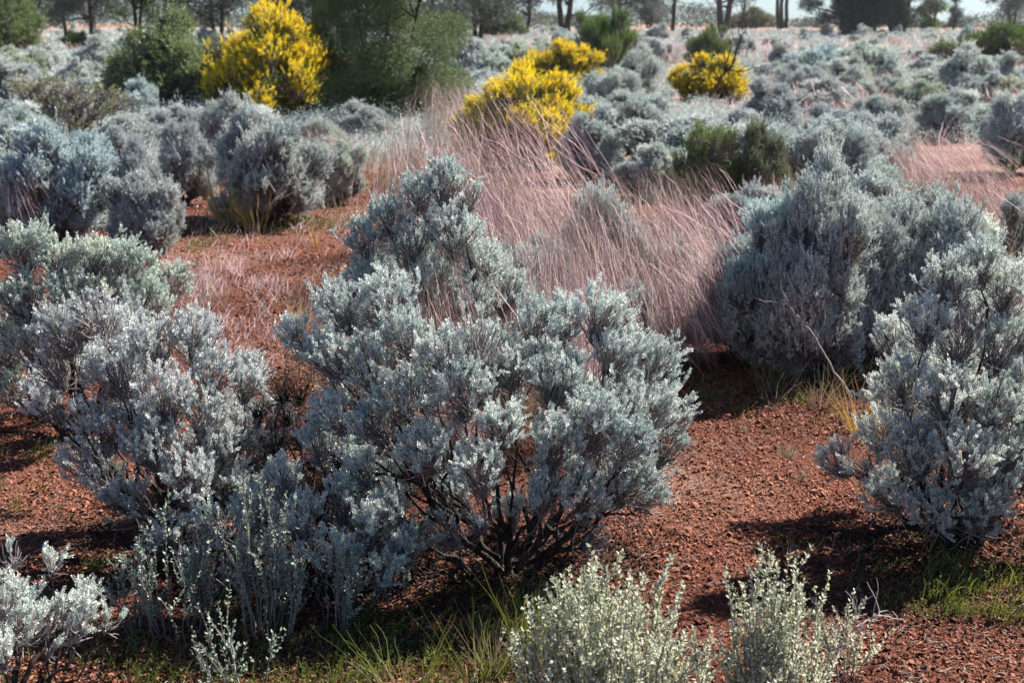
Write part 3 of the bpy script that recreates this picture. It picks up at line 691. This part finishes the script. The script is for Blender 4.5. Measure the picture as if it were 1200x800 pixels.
stick('dead_stick', [gz(305,262,0), tuple(at(318,240,11.4)), tuple(at(335,215,11.4))], (.009, .004), 'short bleached stick behind the golden grass fan', 'stick', 8, 7, 'dead', .4)
stick('dead_stick', [gz(830,122,0), tuple(at(845,90,28)), tuple(at(860,75,28)), tuple(at(868,40,28))], (.035, .014), 'crooked bare stick in front of the smallest yellow bush', 'stick', 9, 8, 'bark', 1.2)
stick('dead_stick', [gz(690,560,.02), tuple(at(640,260,7)), ], (.002, .001), 'thin dark wiry stem crossing the pink grass', 'stick', 0, 9, 'bark') if 0 else None
stick('dead_stick', [gz(350,420,.0), gz(320,395,.12), gz(290,372,.16)], (.004, .0015), 'pale dry stick at the near edge of the red clearing', 'stick', 14, 10, 'dead', .2)
stick('dead_stick', [gz(1160,610,.0), tuple(at(1178,575,4.5)), tuple(at(1186,540,4.5))], (.003, .0018), 'upright beige seed stalk at the right edge', 'stick', 14, 11, 'dead', .03)

# grey half-dead twig bush by the left clearing
tw = [(300,400,24,0),(330,420,20,0),(280,380,18,0)]
b = gpt(335, 560)
# ------------------------------------------------------------------ trees
def tree(px, yb, tr_px, wpx, yt, ylow, seed, lab, mat='tree', forks=2, tint=(1, 1, 1), dens=1.0, nl=26, conical=False):
    rng = np.random.default_rng(seed); b = gpt(px, yb); Y = b[1]; s = Y / F
    h = at(px, yt, Y)[2]; low = max(at(px, ylow, Y)[2], .3); w = wpx * s
    o = thing('tree', b, lab, 'tree', None)
    gt = Geo(); n = nl
    u = rng.random(n) ** .7; a = rng.uniform(0, 6.28, n) + np.arange(n) * 2.4
    z = low + (h - low) * rng.uniform(.05, 1, n)
    f = (z - low) / max(h - low, .1)
    R = (w / 2) * (np.sqrt(np.clip(1 - (2 * f - .85) ** 2 / 1.35, .05, 1)) if not conical else np.clip(1.05 - f, .1, 1))
    lr = w * .15 * rng.uniform(.7, 1.3, n)
    cc = np.stack([np.cos(a) * R * u, np.sin(a) * R * u, z], 1)
    tr = tr_px * s / 2
    nf = forks; tops = []
    for k in range(nf):
        an = rng.uniform(0, 6.28); top = np.array([[math.cos(an) * w * .16 * (nf > 1), math.sin(an) * w * .1 * (nf > 1), low + (h - low) * .75]])
        if nf > 1: top[0, 0] = (k - (nf - 1) / 2) * w * .22
        P = curve_paths(np.array([[(k - (nf - 1) / 2) * tr * 1.6, 0, -.1]]), top, np.array([[0, 0, 0]]), 10, rng, .012)
        tubes(gt, P, np.linspace(tr, tr * .35, 10)[None], 7, .3); tops.append(P[0])
    T = np.array(tops)
    ki = rng.integers(0, nf, n); si = np.clip((z / (low + (h - low) * .75) * 9 * .75).astype(int), 2, 9)
    A = T[ki, si]
    tubes(gt, curve_paths(A, cc, np.stack([0 * z, 0 * z, -.05 * w + 0 * z], 1), 7, rng, .04), np.linspace(tr * .38, tr * .1, 7)[None], 4, .3)
    link('trunk', gt.mesh('trunk', M['bark'], True), o)
    # crown
    gf = Geo()
    px_m = s * 1.0
    ll = max(2.4 * px_m, .035); cnt = np.maximum((lr ** 2 * 4 / (ll ** 2) * 4.5 * dens).astype(int), 10)
    li = np.repeat(np.arange(n), cnt); m = len(li)
    d = unit(rng.normal(size=(m, 3))) * (rng.random((m, 1)) ** .4) * np.array([1, 1, .75])
    E = cc[li] + d * lr[li][:, None]
    # small sprays so that the crown has an uneven edge
    sp_n = m // 5; jj = rng.integers(0, m, sp_n); 
    dirn = unit(d[jj] + np.array([0, 0, -.1]) + rng.normal(0, .4, (sp_n, 3)))
    for q in range(4):
        leaves(gf, E[jj] + dirn * ll * q * .6, unit(dirn + rng.normal(0, .5, (sp_n, 3))), ll * rng.uniform(.7, 1.3, sp_n), ll * .33, rng, np.clip(rng.normal(.5, .25, sp_n), 0, 1))
    leaves(gf, E, unit(rng.normal(size=(m, 3)) + d), ll * rng.uniform(.7, 1.3, m), ll * .36, rng, np.clip(rng.normal(.5, .25, m), 0, 1))
    c = link('crown', gf.mesh('crown', M[mat]), o); c.color = (*tint, 1)
    return o
TR = [
 (455,150,5,190,-75,128,31,'tall dark evergreen shrub right of the largest yellow bush','dark',3,(1.05,1.2,.85),.8),
 (78,50,5,90,-90,25,2,'dark grey-green tree with a straight trunk, leftmost of the trunks at the left','tree',1,(.9,1,1),.9),
 (107,52,6,110,-110,35,3,'dark tree with a thick trunk right of the leftmost trunk','tree',1,(.8,.9,1),.9),
 (165,60,5,95,-80,28,4,'green topped tree behind the grey-green rounded shrub','dark',2,(1.4,1.9,.8),1),
 (255,60,6,150,-90,30,5,'dark tree behind the largest yellow bush','tree',2,(.8,.9,.9),1.1),
 (370,62,6,140,-90,35,6,'dark tree with fine bare twigs right of the largest yellow bush','tree',3,(.7,.8,.8),1.1),
 (500,55,6,130,-90,40,7,'dark spreading tree behind the evergreen shrub','tree',2,(.8,.9,.9),1.1),
 (560,48,6,110,-90,30,8,'dark tree above the straw-pink grass','tree',2,(.7,.8,.8),1),
 (618,42,4,80,-100,8,9,'thin straight dark tree left of the forked one','tree',1,(.7,.8,.85),1),
 (662,42,8,120,-100,16,10,'thick forked dark tree behind the dome shaped yellow bush','tree',2,(.7,.8,.85),1),
 (722,40,6,95,-100,14,12,'dark tree behind the upright green shrub','tree',2,(.75,.8,.85),1.1),
 (788,40,5,55,-95,4,13,'slim bare-trunked tree standing against the sky','tree',1,(.9,1,1),.5),
 (848,36,8,80,-130,-2,14,'V-forked dark trunk standing against the sky','tree',2,(.9,1,1),.4),
 (870,36,3,26,-60,26,15,'thin leaning tree right of the V-forked trunk','tree',1,(1,1.1,1.1),.5),
 (917,35,5,60,-120,-12,16,'tree with three slim stems close together against the sky','tree',3,(.9,1,1),.4),
 (995,42,6,90,-40,44,17,'dense dark tree forming the left half of the dark mass on the right','tree',3,(.9,1.05,1.15),2),
 (1050,42,6,100,-50,42,18,'dense dark tree forming the right half of the dark mass','tree',3,(.95,1.05,1.1),2),
 (1092,38,3,34,-10,38,19,'green edged small tree touching the right of the dark mass','dark',2,(1,1.5,.6),1.5),
 (1118,36,2.5,26,-4,32,20,'small feathery conical tree alone in the sky gap','tree',1,(1,1.1,1.2),1.2),
 (1185,34,3,62,-25,24,22,'thin airy tree above the bright green shrub at the right edge','tree',2,(.9,1,1),.7),
 (30,58,6,90,-100,20,23,'dark tree behind the corner shrub','tree',2,(.8,.9,.9),1),
 (425,70,6,110,-110,40,24,'dark tree immediately behind the tall evergreen shrub','tree',2,(.6,.75,.65),1.2),
 (760,34,3,40,-5,28,25,'low hazy tree on the skyline left of the slim bare-trunked tree','tree',2,(1.4,1.5,1.5),1.3),
]
for i, t in enumerate(TR): tree(*t[:7], t[7], t[8], t[9], t[10], t[11], conical=t[7].startswith('small feathery'), nl=44 if i == 0 else 26)
# the far treeline, one mass nobody could count
g = Geo(); rng = np.random.default_rng(90)
nX = 1800; xs = rng.uniform(-260, 260, nX); ys = rng.uniform(265, 330, nX)
hh = 2.2 + 1.3 * np.sin(xs * .06) + 1.2 * np.sin(xs * .17 + 2) + np.clip((-xs - 20) * .03, 0, 4)
for q in range(70):
    z = hh * rng.random(nX) ** .8 * rng.uniform(.8, 1.15, nX); P = np.stack([xs + rng.normal(0, 1.4, nX), ys, np.maximum(z, .1)], 1)
    leaves(g, P, unit(rng.normal(size=(nX, 3))), rng.uniform(.35, .6, nX), .3, rng, np.clip(rng.normal(.5, .3, nX), 0, 1))
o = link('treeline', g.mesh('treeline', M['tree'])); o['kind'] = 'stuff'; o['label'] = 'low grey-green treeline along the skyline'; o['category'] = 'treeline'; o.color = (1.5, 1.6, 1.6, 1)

# ------------------------------------------------------------------ ground
def grid(xs, ys):
    X, Yy = np.meshgrid(xs, ys); Z = th(X, Yy); n, m = X.shape
    idx = np.arange(n * m).reshape(n, m)
    Q = np.stack([idx[:-1, :-1], idx[:-1, 1:], idx[1:, 1:], idx[1:, :-1]], -1).reshape(-1, 4)
    return np.stack([X, Yy, Z], -1).reshape(-1, 3), Q
def axis(lo, hi, fine_lo, fine_hi, step):
    a = np.arange(fine_lo, fine_hi, step); l = []; r = []; s = step; v = fine_lo
    while v > lo: s *= 1.25; v -= s; l.append(v)
    s = step; v = a[-1]
    while v < hi: s *= 1.12; v += s; r.append(v)
    return np.array(l[::-1] + list(a) + r)
g = Geo(); V, Q = grid(np.concatenate([axis(-3000, 0, -5, 0, .04)[:-1][axis(-3000, 0, -5, 0, .04)[:-1] < 0], -axis(-3000, 0, -5, 0, .04)[::-1][axis(-3000, 0, -5, 0, .04)[::-1] < 0]]) if 0 else
                    axis(-660, 660, -5, 5, .04), axis(-30, 660, 2.2, 13, .04))
g.add(V, Q); o = link('ground', g.mesh('ground', ground_mat(), True)); o['kind'] = 'structure'
# gravel chips: too many to count
rng = np.random.default_rng(5)
def scatter(n, y0=2.6, y1=15, p=1.5):
    y = y0 + (y1 - y0) * rng.random(n) ** p; x = (rng.random(n) * 2 - 1) * (y * .40 + .5)
    return x, y
n = 540000; x, y = scatter(n, 2.6, 16, 1.35)
pn = np.sin(x * 3.1 + 2 * np.sin(y * 1.7)) * np.sin(y * 2.3 + x) + .5 * np.sin(x * 7 + y * 5) + rng.normal(0, .5, n)
x, y = x[pn > -.6], y[pn > -.6]; n = len(x); z = th(x, y)
sz = rng.lognormal(math.log(.005), .5, n) * (1 + (y - 4) * .045)
sz = np.minimum(sz, .02); sz[rng.random(n) < .004] *= 2.0
ptone = .10 * np.sin(x * 1.9 + y) + .08 * np.sin(y * 3.3 - x * 2.1)
a = rng.uniform(0, 6.28, n); tilt = rng.normal(0, .65, (n, 2))
U = unit(np.stack([np.cos(a), np.sin(a), tilt[:, 0]], 1)); Wv = unit(np.stack([-np.sin(a), np.cos(a), tilt[:, 1]], 1)); Nn = np.cross(U, Wv)
cpt = np.stack([x, y, z + sz * .35], 1); asp = rng.uniform(.4, .9, n)[:, None]; s_ = sz[:, None]
c0 = cpt + U * s_; c1 = cpt + Wv * s_ * asp; c2 = cpt - U * s_ * rng.uniform(.6, 1, (n, 1)); c3 = cpt - Wv * s_ * asp * rng.uniform(.6, 1, (n, 1))
ap = cpt + Nn * s_ * .45 + U * s_ * rng.normal(0, .2, (n, 1)); ap2 = ap + Wv * s_ * .15
V = np.stack([c0, c1, c2, c3, ap, ap2], 1); idx = np.arange(n)[:, None] * 6
Q = np.stack([idx + np.array([[0, 1, 5, 4]]), idx + np.array([[1, 2, 4, 5]]), idx + np.array([[2, 3, 4, 4]]), idx + np.array([[3, 0, 4, 4]])], 1)
# triangles as their own quads: split the apex slightly
V = np.stack([c0, c1, c2, c3, ap, ap2, ap - Wv * s_ * .1], 1); idx = np.arange(n)[:, None] * 7
Q = np.stack([idx + np.array([[0, 1, 5, 4]]), idx + np.array([[1, 2, 6, 5]]), idx + np.array([[2, 3, 4, 6]]), idx + np.array([[3, 0, 4, 6]])], 1).reshape(-1, 4)
g = Geo(); g.add(V, Q, np.repeat(np.clip(rng.beta(1.4, 2.2, n) + ptone, 0, 1), 4))
o = link('gravel', g.mesh('gravel', M['chip'])); o['kind'] = 'stuff'; o['label'] = 'loose red ironstone gravel covering the ground'; o['category'] = 'gravel'
# litter of dry stalks
n = 12000; x, y = scatter(n, 2.8, 14, 1.3); z = th(x, y)
a = rng.uniform(0, 6.28, n); L = rng.uniform(.01, .05, n)
A = np.stack([x, y, z + .006], 1); B = A + np.stack([np.cos(a) * L, np.sin(a) * L, rng.uniform(0, .01, n)], 1)
g = Geo(); tubes(g, curve_paths(A, B, 0, 4, rng, .1), np.full((1, 4), .0009), 3, np.clip(rng.normal(.5, .3, n), 0, 1))
o = link('litter', g.mesh('litter', M['dead'])); o['kind'] = 'stuff'; o['label'] = 'dry stalks and twigs littering the red gravel'; o['category'] = 'litter'
# dark fallen leaves, added to paint deep shade on the ground under the close bushes
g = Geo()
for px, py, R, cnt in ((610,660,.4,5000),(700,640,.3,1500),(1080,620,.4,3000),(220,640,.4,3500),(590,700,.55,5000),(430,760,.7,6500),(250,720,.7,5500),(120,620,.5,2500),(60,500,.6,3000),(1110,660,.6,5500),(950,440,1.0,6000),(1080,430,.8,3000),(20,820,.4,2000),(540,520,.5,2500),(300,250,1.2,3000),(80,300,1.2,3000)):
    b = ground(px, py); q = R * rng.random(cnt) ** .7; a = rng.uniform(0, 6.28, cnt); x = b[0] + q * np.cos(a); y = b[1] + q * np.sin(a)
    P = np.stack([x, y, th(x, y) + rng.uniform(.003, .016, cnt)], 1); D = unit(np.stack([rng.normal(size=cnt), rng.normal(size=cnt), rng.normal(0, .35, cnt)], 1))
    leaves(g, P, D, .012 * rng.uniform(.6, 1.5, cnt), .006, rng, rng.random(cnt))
M['fallen'] = leaf_mat('shade_fallen_leaf', (.018, .013, .011), (.10, .075, .06), 0, rough=.9, spec=.1)
o = link('shade_leaf_litter', g.mesh('shade_leaf_litter', M['fallen'])); o['kind'] = 'stuff'; o['label'] = 'dark fallen leaves added to deepen the shade under the close bushes'; o['category'] = 'shade leaf litter'
# low dry growth in patches: (px, py, radius m, count, height, material)
for nm, mat, lab, patches in (
    ('dry_grass', 'pink', 'low dry pinkish grass on the red clearing and among the bushes',
     [(240,350,.6,350,.10),(300,370,.7,350,.08),(205,330,.6,350,.14),(360,320,.9,180,.07),(330,290,1.2,200,.1),(260,185,2.5,400,.3),(150,190,2,300,.3),(420,200,1.6,250,.28),(300,400,.6,500,.09),
      (1000,140,5,900,.45),(1050,70,12,900,.6),(950,60,14,900,.6),(760,60,12,600,.55),(1130,150,5,500,.4),(870,330,1,200,.2)]),
    ('ground_cover', 'fresh', 'small green herbs growing in the shade under the bushes',
     [(560,760,.45,400,.05),(450,800,.5,900,.05),(220,780,.5,700,.04),(640,740,.25,350,.08),(330,810,.5,700,.05),(1120,680,.35,200,.04),(1165,690,.3,500,.08),(1040,660,.4,150,.04),(920,440,.9,400,.06),(850,440,.7,400,.05),(330,262,.7,500,.06),(190,290,.6,300,.09),(150,700,.4,200,.04),(20,560,.4,200,.06)]),
    ('dry_stalks', 'straw', 'thin straw-coloured stalks scattered between the bushes',
     [(520,420,.9,600,.30),(430,380,.6,260,.28),(110,420,.5,300,.4),(200,360,.6,300,.2),(1000,460,.5,300,.16),(690,380,.8,500,.3),(1090,330,.9,500,.6),(330,262,1.2,600,.14),(400,215,1.3,500,.3),(990,100,9,900,.5),(1010,560,.3,100,.07),(900,620,.8,60,.05),(850,560,.9,60,.04)]),
    ):
    g = Geo()
    for px, py, R, cnt, h in patches:
        b = ground(px, py); q = R * np.sqrt(rng.random(cnt)); a = rng.uniform(0, 6.28, cnt)
        x = b[0] + q * np.cos(a); y = b[1] + q * np.sin(a)
        # group into little tussocks
        kx = rng.integers(0, cnt, cnt // 12 + 1); ks = kx[rng.integers(0, len(kx), cnt)]
        x = x * .12 + x[ks] * .88; y = y * .12 + y[ks] * .88; z = th(x, y)
        A = np.stack([x, y, z], 1); H = h * rng.uniform(.3, 1.2, cnt)
        B = A + np.stack([rng.normal(0, .4, cnt) * H + WIND[0] * H * .3, rng.normal(0, .4, cnt) * H, H], 1)
        sc_ = max(1.0, b[1] / 6)
        P = curve_paths(A, B, np.array([[0, 0, .02]]) * h, 5, rng, .04)
        bw = (.0011 if mat != 'fresh' else .0016) * sc_
        ribbons(g, P, np.broadcast_to(np.array([1, 1, .9, .7, .3]) * bw, (cnt, 5)), perp(unit(B - A), rng), np.clip(rng.normal(.5, .25, cnt), 0, 1))
        if mat == 'fresh':
            m = cnt * 4; ii = rng.integers(0, cnt, m); s = rng.integers(1, 5, m)
            leaves(g, P[ii, s], unit(rng.normal(size=(m, 3)) + np.array([0, 0, .4])), .008 * sc_ * rng.uniform(.6, 1.5, m), .004 * sc_, rng, rng.random(m))
    o = link(nm, g.mesh(nm, M[mat])); o['kind'] = 'stuff'; o['label'] = lab; o['category'] = nm.replace('_', ' ')

# ------------------------------------------------------------------ air
hz = bpy.data.meshes.new('haze'); bx = [(-700, -40, -1.5), (700, -40, -1.5), (700, 700, -1.5), (-700, 700, -1.5)]
hz.from_pydata(bx + [(a, b, 60) for a, b, _ in bx], [], [(0, 3, 2, 1), (4, 5, 6, 7), (0, 1, 5, 4), (1, 2, 6, 5), (2, 3, 7, 6), (3, 0, 4, 7)])
m = bpy.data.materials.new('air'); m.use_nodes = True; t = m.node_tree; t.nodes.clear()
ov = t.nodes.new('ShaderNodeOutputMaterial'); pv = t.nodes.new('ShaderNodeVolumePrincipled'); pv.inputs['Density'].default_value = HAZE; pv.inputs['Color'].default_value = (.90, .95, 1, 1); pv.inputs['Anisotropy'].default_value = .3
t.links.new(pv.outputs[0], ov.inputs['Volume']); hz.materials.append(m)
o = link('haze', hz); o['kind'] = 'stuff'; o['label'] = 'thin pale haze in the air over the plain'; o['category'] = 'haze'

# ------------------------------------------------------------------ light, sky, camera
sd = bpy.data.lights.new('sun', 'SUN'); sd.energy = 5.0; sd.angle = math.radians(.53); sd.color = (1, .935, .83)
so = link('sun', sd)
S = np.array([math.sin(SUN_AZ) * math.cos(SUN_EL), math.cos(SUN_AZ) * math.cos(SUN_EL), math.sin(SUN_EL)])
from mathutils import Vector
so.rotation_euler = Vector(S).to_track_quat('Z', 'Y').to_euler(); so.location = (5, 5, 20)
w = bpy.data.worlds.new('World'); bpy.context.scene.world = w; w.use_nodes = True
N = w.node_tree.nodes; Lk = w.node_tree.links; bg = N['Background']
sky = N.new('ShaderNodeTexSky'); sky.sky_type = 'NISHITA'; sky.sun_disc = False; sky.sun_elevation = SUN_EL; sky.sun_rotation = SUN_AZ
sky.air_density = 1.0; sky.dust_density = .3
sky.ozone_density = 3
mxs = N.new('ShaderNodeMix'); mxs.data_type = 'RGBA'; mxs.blend_type = 'MULTIPLY'; mxs.inputs[0].default_value = 1; mxs.inputs[7].default_value = (.92, 1.0, 1.08, 1)
Lk.new(sky.outputs[0], mxs.inputs[6]); tg = N.new('ShaderNodeTexCoord'); sxw = N.new('ShaderNodeSeparateXYZ'); Lk.new(tg.outputs['Generated'], sxw.inputs[0])
rw = N.new('ShaderNodeValToRGB'); rw.color_ramp.elements[0].color = (1.0, 1.22, 1.62, 1); rw.color_ramp.elements[1].color = (1, 1, 1, 1); rw.color_ramp.elements[1].position = .35
Lk.new(sxw.outputs[2], rw.inputs[0]); mw = N.new('ShaderNodeMix'); mw.data_type = 'RGBA'; mw.blend_type = 'MULTIPLY'; mw.inputs[0].default_value = 1
Lk.new(mxs.outputs[2], mw.inputs[6]); Lk.new(rw.outputs[0], mw.inputs[7]); Lk.new(mw.outputs[2], bg.inputs[0]); bg.inputs[1].default_value = .036
cd = bpy.data.cameras.new('camera'); cam = link('camera', cd); cd.sensor_width = 36; cd.lens = 36 * F / W0; cd.clip_end = 6000; cd.clip_start = .05
cam.location = (0, 0, EYE); cam.rotation_euler = (PI / 2 - PITCH, 0, 0)
cd.dof.use_dof = True; cd.dof.focus_distance = 4.6; cd.dof.aperture_fstop = 6.3
sc = bpy.context.scene; sc.camera = cam
sc.view_settings.view_transform = 'Standard'; sc.view_settings.look = 'None'; sc.view_settings.gamma = 1; sc.view_settings.exposure = 1.42
sc.render.engine = 'CYCLES'; cy = sc.cycles
cy.use_denoising = True; cy.max_bounces = 6; cy.diffuse_bounces = 3; cy.glossy_bounces = 1; cy.transmission_bounces = 3; cy.transparent_max_bounces = 4
print('FACES', sum(len(m.polygons) for m in bpy.data.meshes), 'OBJ', len(bpy.data.objects))
